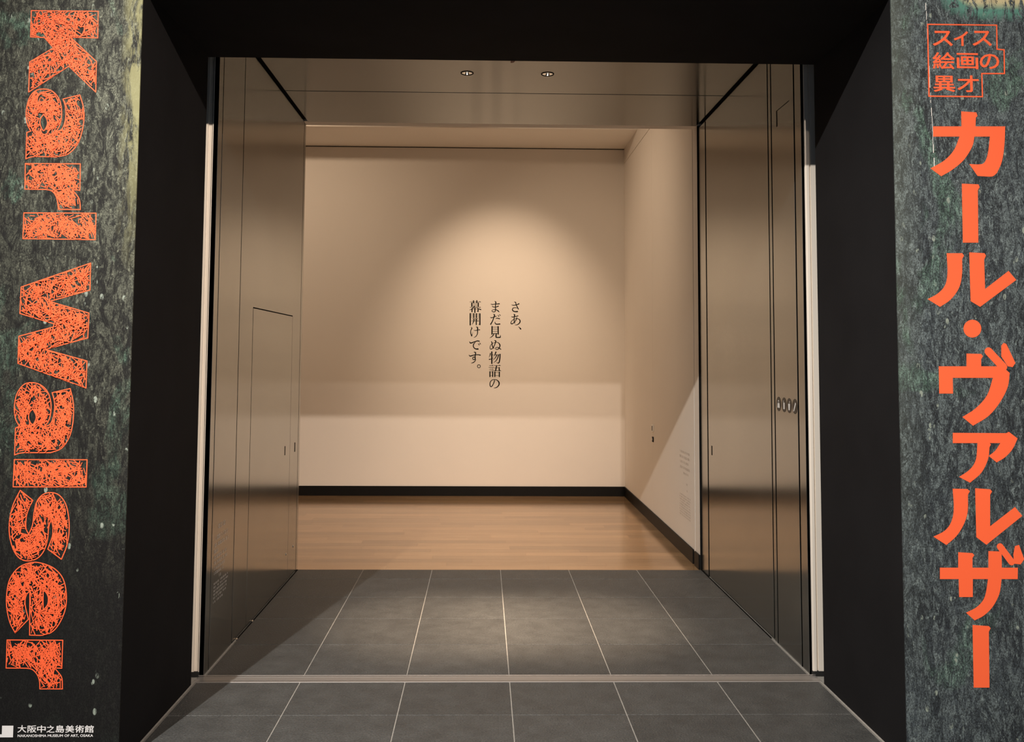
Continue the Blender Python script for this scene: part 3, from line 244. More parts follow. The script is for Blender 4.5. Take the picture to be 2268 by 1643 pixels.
MINCHO = [('幕',[[(-294,2179,1.7),(-169,2180,1.7)],[(-193,2179),(-179,2187),(-168,2175)],[(-251,2191,5.5),(-251,2167,5.5)],[(-214,2192,5.5),(-214,2168,5.5)],[(-271,2165,5.8),(-271,2128,5.8)],[(-197,2166,5.8),(-197,2128,5.8)],[(-271,2163,1.7),(-197,2164,1.7)],[(-271,2148,1.7),(-197,2148,1.7)],[(-271,2132,1.7),(-197,2132,1.7)],[(-292,2117,2.1),(-170,2118,2.1)],[(-187,2115),(-177,2124),(-169,2114)],[(-239,2131,4.8),(-261,2105,4.1),(-295,2084,1.7)],[(-220,2119,1.7),(-199,2102,3.4),(-168,2092,4.8)],[(-268,2100,5.8),(-268,2066,5.8)],[(-235,2109,5.8),(-235,2059,5.8)],[(-268,2098,1.7),(-199,2098,1.7)],[(-199,2102,5.1),(-199,2071,5.5)],[(-196,2068,3.1),(-211,2072,2.1)]]),('開',[[(-288,2045,6.2),(-287,1916,6.2)],[(-178,2044,6.2),(-177,1920,6.2)],[(-176,1919,3.1),(-194,1925,1.7)],[(-247,2045,5.5),(-246,1999,5.5)],[(-219,2045,5.5),(-219,1999,5.5)],[(-288,2040,1.7),(-247,2040,1.7)],[(-288,2023,1.7),(-247,2023,1.7)],[(-288,2005,1.7),(-246,2006,1.7)],[(-219,2040,1.7),(-178,2041,1.7)],[(-219,2023,1.7),(-177,2023,1.7)],[(-219,2006,1.7),(-177,2006,1.7)],[(-267,1986,2.1),(-197,1986,2.1)],[(-209,1983),(-200,1992),(-194,1983)],[(-272,1964,2.1),(-191,1964,2.1)],[(-207,1959),(-198,1970),(-191,1959)],[(-246,1985,4.8),(-246,1961,4.8),(-266,1920,1.7)],[(-219,1985,5.5),(-218,1920,5.5)]]),('け',[[(-278,1892,1.7),(-268,1879,4.8),(-280,1851,3.8),(-279,1820,4.5),(-269,1791,5.1)],[(-269,1791,4.5),(-260,1817,1.7),(-257,1834,1.4)],[(-245,1856,1.7),(-225,1853,3.4),(-201,1860,3.1),(-178,1862,4.1)],[(-218,1894,2.7),(-204,1886,5.8),(-203,1845,4.8),(-207,1810,3.8),(-224,1785,3.1),(-246,1774,1.0)]]),('で',[[(-294,1726,2.7),(-280,1711,5.8),(-241,1724,4.5),(-207,1735,4.8),(-183,1733,5.5)],[(-227,1721,2.1),(-244,1702,4.5),(-250,1678,4.8),(-240,1656,4.8),(-220,1645,5.1),(-197,1644,6.9)],[(-196,1708,1.7),(-184,1691,4.5)],[(-181,1716,1.7),(-169,1701,4.1)]]),('す',[[(-298,1577,2.1),(-284,1564,5.5),(-246,1574,4.1),(-199,1580,4.1),(-170,1575,4.8)],[(-242,1610,2.7),(-224,1602,5.5),(-227,1572,4.8),(-227,1538,5.1),(-224,1521,4.1),(-232,1504,3.8),(-251,1490,3.8),(-272,1484,1.7)],[(-228,1538,3.8),(-230,1531,3.8),(-235,1525,3.8),(-242,1523,3.8),(-249,1525,3.8),(-254,1531,3.8),(-256,1538,3.8),(-254,1546,3.8),(-249,1551,3.8),(-242,1553,3.8),(-235,1551,3.8),(-230,1546,3.8),(-228,1538,3.8)]]),('。',[[(-168,1449,3.1),(-170,1443,3.1),(-173,1437,3.1),(-178,1434,3.1),(-185,1432,3.1),(-191,1434,3.1),(-197,1437,3.1),(-200,1443,3.1),(-202,1449,3.1),(-201,1456,3.1),(-197,1461,3.1),(-192,1465,3.1),(-185,1466,3.1),(-179,1465,3.1),(-173,1461,3.1),(-170,1456,3.1),(-168,1449,3.1)]]),('ま',[[(-10,2188,2.1),(2,2176,5.5),(-1,2138,4.5),(0,2093,4.8),(-4,2073,4.1),(-23,2066,3.4),(-40,2074,3.1),(-39,2086,2.4),(-16,2092,2.7),(8,2090,3.4),(28,2078,5.1),(40,2066,3.4)],[(-54,2155,2.1),(-37,2151,3.8),(0,2155,3.1),(42,2159,5.1)],[(-36,2136,2.1),(-35,2126,3.1),(-13,2121,3.8),(11,2124,3.4),(30,2133,4.8)]]),('だ',[[(-25,2040,2.1),(-12,2031,6.2),(-19,2004,4.8),(-34,1962,4.8),(-55,1925,5.5)],[(-59,2005,2.1),(-47,2000,3.8),(-19,2007,3.4),(8,2018,3.4)],[(0,1987,1.7),(15,1995,3.4),(46,1989,4.8)],[(-5,1954,1.7),(-5,1939,3.8),(12,1927,4.8),(50,1929,5.5)],[(25,2032,1.7),(37,2016,4.1)],[(41,2040,1.7),(54,2027,3.8)]]),('見',[[(-39,1899,6.2),(-39,1813,6.2)],[(30,1899,6.2),(31,1814,6.2)],[(-39,1893,2.1),(30,1894,2.1)],[(-39,1870,2.1),(30,1870,2.1)],[(-39,1846,2.1),(31,1846,2.1)],[(-39,1821,2.1),(31,1822,2.1)],[(-15,1820,4.8),(-28,1798,4.5),(-47,1781,3.1),(-66,1770,1.0)],[(8,1820,6.2),(7,1784,6.2),(13,1777,4.8),(51,1778,5.5),(56,1788,4.1),(56,1804,1.4)]]),('ぬ',[[(-48,1734,2.1),(-39,1717,5.1),(-36,1688,4.1),(-26,1664,5.1),(-14,1651,2.7)],[(-11,1741,2.7),(5,1735,5.5),(-5,1702,4.1),(-20,1668,4.1),(-39,1647,3.8),(-54,1644,3.4),(-61,1657,3.1),(-55,1685,2.7),(-31,1709,2.4),(7,1721,2.4),(34,1716,3.4),(51,1692,5.8),(50,1672,4.8),(41,1654,4.1),(24,1641,3.4),(7,1642,3.1),(4,1658,3.1),(21,1666,2.7),(41,1658,4.1),(62,1643,3.8)]]),('物',[[(-40,1612,6.5),(-39,1482,6.5)],[(-56,1596,4.5),(-61,1574,3.1),(-71,1550,1.4)],[(-61,1576,1.7),(-18,1581,2.1)],[(-68,1528,5.1),(-50,1531,3.4),(-20,1545,1.4)],[(6,1610,6.2),(-3,1584,4.5),(-18,1560,1.4)],[(-3,1580,2.1),(56,1580,2.1)],[(54,1586,5.8),(52,1540,5.8),(44,1496,5.5),(32,1486,4.1)],[(34,1484,3.8),(13,1496,1.4)],[(16,1579,4.5),(4,1550,3.8),(-25,1521,1.4)],[(37,1580,5.1),(25,1540,4.5),(4,1509,3.1),(-19,1492,1.4)]]),('語',[[(-65,1457,2.1),(-24,1457,2.1)],[(-41,1456),(-29,1466),(-22,1455)],[(-72,1438,2.1),(-17,1438,2.1)],[(-33,1436),(-26,1444),(-16,1436)],[(-65,1418,2.1),(-22,1418,2.1)],[(-38,1416),(-29,1426),(-20,1415)],[(-65,1398,2.1),(-21,1398,2.1)],[(-39,1396),(-29,1407),(-20,1396)],[(-60,1386,5.5),(-59,1333,5.5)],[(-28,1386,5.5),(-28,1334,5.5)],[(-60,1381,1.7),(-28,1381,1.7)],[(-59,1344,1.7),(-28,1344,1.7)],[(-14,1458,2.1),(60,1458,2.1)],[(37,1457),(49,1467),(60,1456)],[(15,1456,5.5),(4,1400,5.5)],[(-12,1432,1.7),(46,1436,2.4)],[(45,1436,5.5),(45,1402,5.5)],[(-17,1401,2.4),(65,1401,2.4)],[(45,1399),(53,1411),(66,1399)],[(-4,1386,5.8),(-4,1334,5.8)],[(47,1385,5.8),(47,1334,5.8)],[(-4,1380,1.7),(47,1381,1.7)],[(-4,1345,1.7),(47,1345,1.7)]]),('の',[[(-8,1301,2.1),(-9,1281,4.5),(-21,1250,4.1),(-38,1223,4.5),(-53,1224,4.5),(-59,1250,4.5),(-52,1277,3.8),(-32,1296,3.1),(-4,1301,2.7),(23,1293,3.8),(42,1271,6.2),(44,1244,5.8),(27,1220,4.5),(6,1208,3.4),(-14,1206,1.7)]]),('さ',[[(214,2181,3.1),(228,2174,4.8),(235,2146,4.1),(249,2119,4.8),(259,2100,4.8)],[(182,2148,2.1),(201,2143,3.8),(235,2148,3.8),(266,2160,5.1)],[(249,2110,1.7),(225,2117,2.7),(201,2112,3.4),(191,2095,4.5),(201,2078,4.8),(222,2071,5.1),(249,2072,6.2)]]),('あ',[[(205,2041,2.4),(217,2033,6.2),(212,2002,4.1),(212,1964,4.5),(219,1940,4.1)],[(181,2015,2.4),(193,2009,3.8),(222,2014,3.4),(255,2023,4.5)],[(241,2000,4.8),(232,1974,3.8),(212,1949,3.4),(190,1933,4.1),(176,1936,4.5),(179,1957,3.1),(202,1981,2.7),(229,1992,2.4),(256,1990,3.1),(276,1975,5.1),(277,1951,5.5),(260,1930,4.1),(240,1921,3.1),(219,1920,1.4)]]),('、',[[(260,1901,1.4),(276,1887,4.5),(286,1874,6.5),(288,1868,2.7)]])]

# ---------------------------------------------------------------- helpers
def link(name, me, material, parent=None):
    o = bpy.data.objects.new(name, me); col.objects.link(o)
    if material is not None and not me.materials: me.materials.append(material)
    if parent is not None: o.parent = parent
    return o
def finish(bm, name):
    bmesh.ops.recalc_face_normals(bm, faces=bm.faces)
    me = bpy.data.meshes.new(name); bm.to_mesh(me); bm.free(); return me
def box(name, x0, x1, y0, y1, z0, z1, material, parent=None, bevel=0):
    """a block with its origin at its own base centre (world aligned; parents sit at the origin)"""
    bm = bmesh.new(); bmesh.ops.create_cube(bm, size=1)
    for v in bm.verts: v.co = Vector((v.co.x*(x1-x0), v.co.y*(y1-y0), (v.co.z+.5)*(z1-z0)))
    if bevel: bmesh.ops.bevel(bm, geom=bm.edges[:], offset=bevel, segments=1, affect='EDGES')
    o = link(name, finish(bm, name), material, parent); o.location = ((x0+x1)/2, (y0+y1)/2, z0)
    return o
def prism(name, pts, axis, a, b, material, parent=None, bevel=0):
    """outline pts extruded along an axis from a to b; pts are the two other coordinates in order"""
    bm = bmesh.new()
    def P(q, t): return (t, q[0], q[1]) if axis == 0 else ((q[0], t, q[1]) if axis == 1 else (q[0], q[1], t))
    f = bm.faces.new([bm.verts.new(P(q, a)) for q in pts])
    r = bmesh.ops.extrude_face_region(bm, geom=[f])
    d = [0, 0, 0]; d[axis] = b-a
    bmesh.ops.translate(bm, vec=d, verts=[g for g in r['geom'] if isinstance(g, bmesh.types.BMVert)])
    if bevel:
        bmesh.ops.recalc_face_normals(bm, faces=bm.faces)
        bmesh.ops.bevel(bm, geom=bm.edges[:], offset=bevel, segments=1, affect='EDGES')
    return link(name, finish(bm, name), material, parent)
def structure(o, label=None, cat=None):
    o['kind'] = 'structure'
    if label: o['label'] = label
    if cat: o['category'] = cat
    return o
def empty(name, loc=(0, 0, 0)):
    o = bpy.data.objects.new(name, None); col.objects.link(o); o.empty_display_size = .1; o.location = loc; return o
def thing(o, label, cat, group=None):
    o['label'] = label; o['category'] = cat
    if group: o['group'] = group
    return o
def lathe(name, prof, material, parent=None, seg=32):
    bm = bmesh.new(); rings = []
    for r, z in prof:
        rings.append([bm.verts.new((r*math.cos(2*math.pi*k/seg), r*math.sin(2*math.pi*k/seg), z)) for k in range(seg)])
    for A, B in zip(rings, rings[1:]):
        for k in range(seg): bm.faces.new((A[k], A[(k+1) % seg], B[(k+1) % seg], B[k]))
    o = link(name, finish(bm, name), material, parent)
    for p in o.data.polygons: p.use_smooth = True
    return o

PW = 1.481          # half width of the steel passage
BW = 1.505          # half width of the black portal
LZ = 3.02           # underside of the black lintel
SZ = 3.309          # steel soffit
ME = 2.285          # end of the stone floor and of the passage
WY = 5.939          # gallery back wall
WR = 1.471          # gallery right wall
CZ = 3.958          # lowered ceiling along the back wall
HZ = 4.40           # high gallery ceiling

# ---------------------------------------------------------------- floors
floor = structure(box('floor', -5, 5, -9, ME, -.12, -.0025, M['grout']), 'dark grey stone tile floor with pale joints', 'floor')
G = .0028
def tile_mesh(x0, x1, y0, y1):
    bm = bmesh.new(); bmesh.ops.create_cube(bm, size=1)
    for v in bm.verts: v.co = Vector((v.co.x*(x1-x0-2*G), v.co.y*(y1-y0-2*G), v.co.z*.02))
    bmesh.ops.bevel(bm, geom=[e for e in bm.edges if all(v.co.z > 0 for v in e.verts)], offset=.0012, segments=1, affect='EDGES')
    return finish(bm, 'tile')
tiles = {}
def tile(x0, x1, y0, y1):
    k = (round(x1-x0, 4), round(y1-y0, 4))
    if k not in tiles: tiles[k] = tile_mesh(x0, x1, y0, y1)
    o = link('tile', tiles[k], M['stone'], floor); o.location = Vector(((x0+x1)/2, (y0+y1)/2, -.010)) - floor.location
rows = [(-1.0, -.5), (-.5, -.088), (.0, .5), (.5, 1.0), (1.0, 1.5), (1.5, 2.0), (2.0, ME)]
for (y0, y1) in rows:
    lim = BW - .012 if y0 < 0 else PW - .006
    for k in range(-3, 3):
        tile(max(k*.5, -lim), min(k*.5+.5, lim), y0, y1)
for j in range(4):
    for k in range(-5, 5): tile(k*.5, k*.5+.5, -1.5-.5*j, -1.0-.5*j)
trim1 = structure(box('trim_1', -BW, BW, -.086, -.002, -.004, .0015, M['alu'], None, .0012), 'flat metal strip across the stone floor at the rails', 'floor strip')
for y in (-.080, -.011): box('ridge', -BW+.001, BW-.001, y, y+.006, .0056, .0072, M['alu'], trim1).location -= trim1.location

gfloor = structure(box('floor_gallery', -6.2, 1.56, ME, WY+.1, -.12, -.006, M['gap']), 'warm oak plank floor of the gallery', 'floor')
planks = {}
def plank(x0, x1, y0, y1):
    k = (round(x1-x0, 3), round(y1-y0, 4))
    if k not in planks:
        bm = bmesh.new(); bmesh.ops.create_cube(bm, size=1)
        for v in bm.verts: v.co = Vector((v.co.x*(x1-x0-.0004), v.co.y*(y1-y0-.0010), v.co.z*.012))
        planks[k] = finish(bm, 'plank')
    o = link('plank', planks[k], M['wood'], gfloor); o.location = Vector(((x0+x1)/2, (y0+y1)/2, -.006)) - gfloor.location
PWD = .1218
for i in range(30):
    y0 = ME + i*PWD
    x = 1.56 - [.0, .61, .27, .88][i % 4] - .15*((i*7) % 3)
    x1 = 1.56
    while x1 > -3.3:
        x0 = x if x < x1-.05 else x1-1.2
        plank(x0, x1, y0, y0+PWD); x1 = x0; x = x0-1.2
box('far_boards', -6.2, -4.6, ME, WY, -.006, 0, M['wood'], gfloor).location -= gfloor.location

# ---------------------------------------------------------------- black portal
wl = structure(box('wall_left', -1.80, -BW, -.997, -.12, 0, LZ, M['black']), 'matt black left reveal of the portal', 'wall')
wr_ = structure(box('wall_right', BW, 1.80, -.997, -.12, 0, LZ, M['black']), 'matt black right reveal of the portal', 'wall')
structure(box('ceiling_portal', -1.80, 1.80, -.997, -.12, LZ, 5.2, M['black']), 'matt black lintel over the portal', 'ceiling')
for s, nm in ((-1, 'left'), (1, 'right')):
    a, b = sorted((s*1.80, s*5.0))
    structure(box('wall_front_'+nm, a, b, -.997, -.6, 0, 5.2, M['black']), 'black front wall carrying the %s mural' % ('dark' if s < 0 else 'grey'), 'wall')
    # sealing strip on the floor along the black reveal
    a, b = sorted((s*(BW-.012), s*(BW-.002)))
    structure(box('trim_2' if s < 0 else 'trim_3', a, b, -.997, -.09, 0, .003, M['grout']), 'pale sealant line along the foot of the black %s reveal' % nm, 'trim')
    # black filler behind the rails
    a, b = sorted((s*1.565, s*2.2))
    structure(box('wall_return_'+nm, a, b, -.12, .10, 0, 5.2, M['gap']), 'dark return behind the pale %s rail' % nm, 'wall')
    a, b = sorted((s*1.496, s*1.565))
    structure(box('wall_slot_'+nm, a, b, .02, .05, 0, SZ, M['gap']), 'dark slot behind the pale %s rail' % nm, 'wall')
    # rail: web with two flanges and a rubber foot
    r = empty('trim_4' if s < 0 else 'trim_5', (s*1.52, 0, 0)); structure(r, 'pale upright shutter rail beside the %s steel wall' % nm, 'rail')
    prof = ((1.5035, 1.507, 1.529) if s < 0 else (1.494, 1.513, 1.522))
    for part, x0, x1, y0, y1, z0, z1, mt in (('rail_web', prof[1], prof[2], .006, .010, .022, SZ, 'rail'), ('rail_flange', prof[0], prof[1], -.004, .010, .022, SZ, 'rail'),
                                         ('rail_flange', prof[2], 1.560, -.004, .010, .022, SZ, 'rail'), ('rubber_foot', prof[0]-.002, 1.560, -.010, .014, 0, .022, 'rubber')):
        a, b = sorted((s*x0, s*x1)); box(part, a, b, y0, y1, z0, z1, M[mt], r).location -= r.location

# ---------------------------------------------------------------- steel passage
GAPX = .030
for s, nm in ((-1, 'left'), (1, 'right')):
    a, b = sorted((s*(PW+GAPX), s*2.2))
    w_ = structure(box('wall_passage_'+nm, a, b, .10 if 0 else .05, ME, 0, 5.2, M['gap']), 'bronze steel clad %s wall of the passage' % nm, 'wall')
    def cl(part, y0, y1, z0, z1, mt='steel_wall', w_=w_, s=s):
        a, b = sorted((s*PW, s*(PW+GAPX))); o = box(part, a, b, y0, y1, z0, z1, M[mt], w_, .0015); o.location -= w_.location; return o
    TOP = SZ - .016
    if s < 0:
        cl('panel', 0.0, .073, 0, TOP); cl('panel', .082, .496, 0, TOP); cl('panel', 2.225, ME, 0, TOP)
    else:
        cl('panel', 0.012, .106, 0, TOP); cl('panel', .510, .556, 0, TOP); cl('panel', 2.075, ME, 0, TOP)
        # near panel with a small hatch groove near its top
        prism('panel', [(.124, 0), (.494, 0), (.494, TOP), (.124, TOP)], 0, s*PW, s*(PW+GAPX), M['steel_wall'], w_, .0015).location -= w_.location
        h = box('hatch_groove', s*PW-.0008, s*PW+.001, .392, .408, 2.835, 2.925, M['gap'], w_); h.location -= w_.location
        h = box('hatch_groove', s*PW-.0008, s*PW+.001, .190, .392, 2.921, 2.925, M['gap'], w_); h.location -= w_.location
    a, b = sorted((s*(PW-.006), s*(PW+.001)))
    structure(box('trim_6' if s < 0 else 'trim_7', a, b, 0.0, .60, -.002, .003, M['grout']), 'pale sealant line at the foot of the %s steel panels' % nm, 'trim')

for s, nm in ((-1, 'left'), (1, 'right')):
    a, b = sorted((s*(PW-.007), s*(PW+.001)))
    structure(box('shadow_strip_left' if s < 0 else 'shadow_strip_right', a, b, .60, ME-.004, -.002, .0012, M['gap']), 'black strip painting the shadow line at the foot of the %s door leaf' % nm, 'trim')  # black strip over the grout paints the shadow line under the leaf

# left fire door leaf with its wicket door
d1 = structure(empty('door_1', (-PW, .505, 0)), 'large bronze steel door leaf folded back, with a small wicket door in it', 'door')
def rel(o, p): o.location -= p.location; return o
rel(prism('leaf', [(.505, .010), (.801, .010), (.801, 1.835), (1.935, 1.835), (1.935, .010), (2.216, .010), (2.216, SZ-.016), (.505, SZ-.016)], 0, -PW, -PW-GAPX, M['steel_wall'], d1, .0015), d1)
wk = rel(prism('wicket_door', [(.8055, .010), (1.930, .010), (1.930, 1.829), (.8055, 1.829)], 0, -PW+.0005, -PW-GAPX, M['steel_wall'], d1, .0015), d1)
wk['label'] = 'small wicket door set flush in the large leaf'
def slot(y, z0, z1, x, parent, sgn):
    o = box('flush_handle', x-.0012, x+.0012, y-.011, y+.011, z0, z1, M['gap'], parent, .0008)
    q = parent; 
    while q is not None: o.location -= q.location; q = q.parent
    o['label'] = 'black recessed pull'; return o
slot(1.769, .878, .940, -PW, wk, 1); slot(2.106, .868, .934, -PW, d1, 1)
def bolt(y, z, x, sgn, parent):
    bm = bmesh.new(); bmesh.ops.create_uvsphere(bm, u_segments=12, v_segments=8, radius=.009)
    for v in bm.verts: v.co.x *= .6
    o = link('bolt', finish(bm, 'bolt'), M['chrome'], parent); o.location = (x, y, z)
    q = parent
    while q is not None: o.location -= q.location; q = q.parent
    for p in o.data.polygons: p.use_smooth = True
bolt(1.872, .196, -PW, 1, wk); bolt(2.115, .200, -PW, 1, d1)
for y in (.58, .93):
    o = rel(box('floor_hinge', -PW-.002, -PW+.010, y-.012, y+.012, 0, .009, M['chrome'], d1, .002), d1)
# right fire door leaf
d2 = structure(empty('door_2', (PW, .568, 0)), 'large plain bronze steel door leaf folded back into the passage wall', 'door')
rel(prism('leaf', [(.572, .010), (2.046, .010), (2.046, SZ-.016), (.572, SZ-.016)], 0, PW, PW+GAPX, M['steel_wall'], d2, .0015), d2)
slot(1.946, .871, .937, PW, d2, -1)

# soffit
cpas = structure(box('ceiling_passage', -2.2, 2.2, -.12, ME, SZ+.02, 5.2, M['gap']), 'bronze steel soffit of the passage', 'ceiling')
rel(box('panel', -PW+.016, PW-.016, -.05, 1.453, SZ, SZ+.02, M['steel_soffit'], cpas, .0015), cpas)
rel(box('panel', -PW+.016, PW-.016, 1.464, ME, SZ, SZ+.02, M['steel_soffit'], cpas, .0015), cpas)

# downlights in the soffit
def downlight(x):
    r = empty('downlight', (x, 1.025, SZ))
    thing(r, 'small round recessed downlight with a black rim in the steel soffit', 'downlight', 'downlights in the steel soffit')
    lathe('rim', [(.032, .0), (.034, -.003), (.039, -.004), (.041, -.001), (.041, .0005)], M['rubber'], r)
    lathe('reflector', [(.0315, -.001), (.026, -.0012), (.017, -.0016), (.0115, -.002)], M['chrome'], r)
    rel_o = box('lens_baffle', -.0115, .0115, -.010, .010, -.0062, -.0015, M['rubber'], r, .001)
    e = box('lens', -.004, .004, -.012, .012, -.0075, -.0040, M['lens'], r, .0005)
    return r
M['lens'] = mat('lit_lens', (1, .9, .8), .4)[0]
b_ = M['lens'].node_tree.nodes['Principled BSDF']; b_.inputs['Emission Color'].default_value = (1, .9, .78, 1); b_.inputs['Emission Strength'].default_value = 1.6
for x in (-.25, .25):
    downlight(x)
    spot('downlight_lamp', (x, 1.0, SZ-.03), (x*1.3, .92, 0), 560, 31, 1.0, WARM, .03)

# ---------------------------------------------------------------- gallery shell
structure(box('wall_gallery_back', -6.2, WR+.1, WY, WY+.15, .0, CZ-.012, M['white']), 'white gallery back wall', 'wall')
structure(box('wall_gallery_crown', -6.2, WR+.1, WY+.02, WY+.15, CZ-.012, HZ+.2, M['gap']), 'dark shadow gap over the gallery back wall', 'wall')
gr = structure(box('wall_gallery_right', WR+.012, WR+.2, ME+.001, WY+.15, 0, HZ+.2, M['white']), 'white gallery right wall of flush panels', 'wall')
for (y0, y1, z0, z1) in ((2.4525, 4.187, 0, 3.783), (4.1895, WY+.001, 0, 3.783), (2.4525, WY+.001, 3.792, HZ+.1), (ME+.002, 2.436, 0, HZ+.1)):
    rel(box('panel', WR, WR+.0125, y0, y1, z0, z1, M['white'], gr), gr)
rel(box('joint', WR+.0100, WR+.0125, 2.4365, 2.452, .13, HZ+.1, M['grey_ink'], gr), gr)
rel(box('joint', WR-.0005, PW+.028, ME-.003, ME+.0015, 0, SZ, M['gap'], gr), gr)
structure(box('wall_gallery_left', -6.35, -6.2, ME, WY+.15, 0, HZ+.2, M['white']), 'white gallery left wall', 'wall')
structure(box('wall_gallery_front', -6.2, -PW-.03, ME, ME+.12, 0, HZ+.2, M['white']), 'white gallery wall beside the passage', 'wall')
structure(box('wall_gallery_header', -PW-.03, WR+.1, ME, ME+.12, SZ+.006, HZ+.2, M['white']), 'white gallery wall over the passage', 'wall')
structure(box('ceiling_gallery', -6.35, WR+.2, ME, 5.03, HZ, HZ+.2, M['ceil']), 'high white gallery ceiling', 'ceiling')
structure(box('ceiling_bulkhead', -6.2, WR, 5.03, WY+.02, CZ, HZ+.2, M['ceil']), 'lowered white ceiling along the gallery back wall', 'ceiling')
structure(box('baseboard_back', -6.2, WR, WY-.012, WY, 0, .107, M['base'], None, .001), 'black baseboard of the gallery back wall', 'baseboard')
structure(box('baseboard_right', WR-.012, WR, 2.484, WY-.012, 0, .107, M['base'], None, .001), 'black baseboard of the gallery right wall', 'baseboard')
structure(box('baseboard_jamb', WR-.012, WR, ME+.004, 2.434, 0, .107, M['base'], None, .001), 'short black baseboard beside the steel jamb', 'baseboard')

# ---------------------------------------------------------------- lettering helpers
def flat(name, polys, place, material, parent, lift=(0, -1, 0)):
    bm = bmesh.new(); lift = Vector(lift)*8e-6        # overlapping pieces of film lie a hair above one another
    for i, q in enumerate(polys):
        try: bm.faces.new([bm.verts.new(Vector(place(u, v)) + lift*i) for u, v in q])
        except ValueError: pass
    me = bpy.data.meshes.new(name); bm.to_mesh(me); bm.free()
    o = link(name, me, material, parent)
    return o
def pull(o, place_origin):   # put the object's origin at its own middle
    c = sum((v.co for v in o.data.vertices), Vector())/len(o.data.vertices)
    o.data.transform(Matrix.Translation(-c)); o.location = c - place_origin
    return o
def catmull(p, n=5):
    if len(p) < 3: return p
    P = [tuple(2*a-b for a, b in zip(p[0], p[1]))] + list(p) + [tuple(2*a-b for a, b in zip(p[-1], p[-2]))]
    out = []
    for i in range(1, len(P)-2):
        a, b, c, d = P[i-1:i+3]
        for k in range(n):
            t = k/n
            out.append(tuple(.5*(2*B+(C-A)*t+(2*A-5*B+4*C-D)*t*t+(3*B-A-3*C+D)*t**3) for A, B, C, D in zip(a, b, c, d)))
    out.append(P[-2]); return out
def ribbon(p):
    """brush stroke: (u, v, half width) points to a closed outline made of quads"""
    q = catmull(p); L, R = [], []
    for i, (u, v, h) in enumerate(q):
        a = q[max(i-1, 0)]; b = q[min(i+1, len(q)-1)]
        dx, dy = b[0]-a[0], b[1]-a[1]; ln = math.hypot(dx, dy) or 1
        L.append((u-dy/ln*h, v+dx/ln*h)); R.append((u+dy/ln*h, v-dx/ln*h))
    quads = [[L[i], L[i+1], R[i+1], R[i]] for i in range(len(q)-1)]
    for (u, v, h), k in ((q[0], 0), (q[-1], 1)):
        quads.append([(u+h*math.cos(t*math.pi/4), v+h*math.sin(t*math.pi/4)) for t in range(8)])
    return quads
fontcurves = {}
def type_mesh(s, bold=0):
    cu = bpy.data.curves.new('type', 'FONT'); cu.body = s; cu.offset = bold; cu.resolution_u = 3
    o = bpy.data.objects.new('type', cu); col.objects.link(o)
    dg = bpy.context.evaluated_depsgraph_get(); dg.update()
    me = bpy.data.meshes.new_from_object(o.evaluated_get(dg))
    bpy.data.objects.remove(o); bpy.data.curves.remove(cu)
    me.materials.clear(); return me
def typeset(name, s, u0, v0, u1, v1, place, material, parent, org, bold=0, heavy=0):
    me = type_mesh(s, bold); xs = [v.co.x for v in me.vertices]; ys = [v.co.y for v in me.vertices]
    if not xs: return None
    a, b, c, d = min(xs), max(xs), min(ys), max(ys)
    for v in me.vertices: v.co = Vector(place(u0+(v.co.x-a)/(b-a)*(u1-u0), v0+(v.co.y-c)/(d-c)*(v1-v0)))
    if heavy:           # thicken the strokes evenly
        bm = bmesh.new()
        for k, (du, dv) in enumerate([(0, 0)] + [(math.cos(j*math.pi/3)*heavy, math.sin(j*math.pi/3)*heavy*.8) for j in range(6)]):
            me.transform(Matrix.Translation((du, -1e-5*k, dv))); bm.from_mesh(me); me.transform(Matrix.Translation((-du, 1e-5*k, -dv)))
        bm.to_mesh(me); bm.free()
    return pull(link(name, me, material, parent), org)
def inside(u, v, ring):
    c = False; j = len(ring)-1
    for i in range(len(ring)):
        a, b = ring[i], ring[j]
        if (a[1] > v) != (b[1] > v) and u < (b[0]-a[0])*(v-a[1])/(b[1]-a[1])+a[0]: c = not c
        j = i
    return c

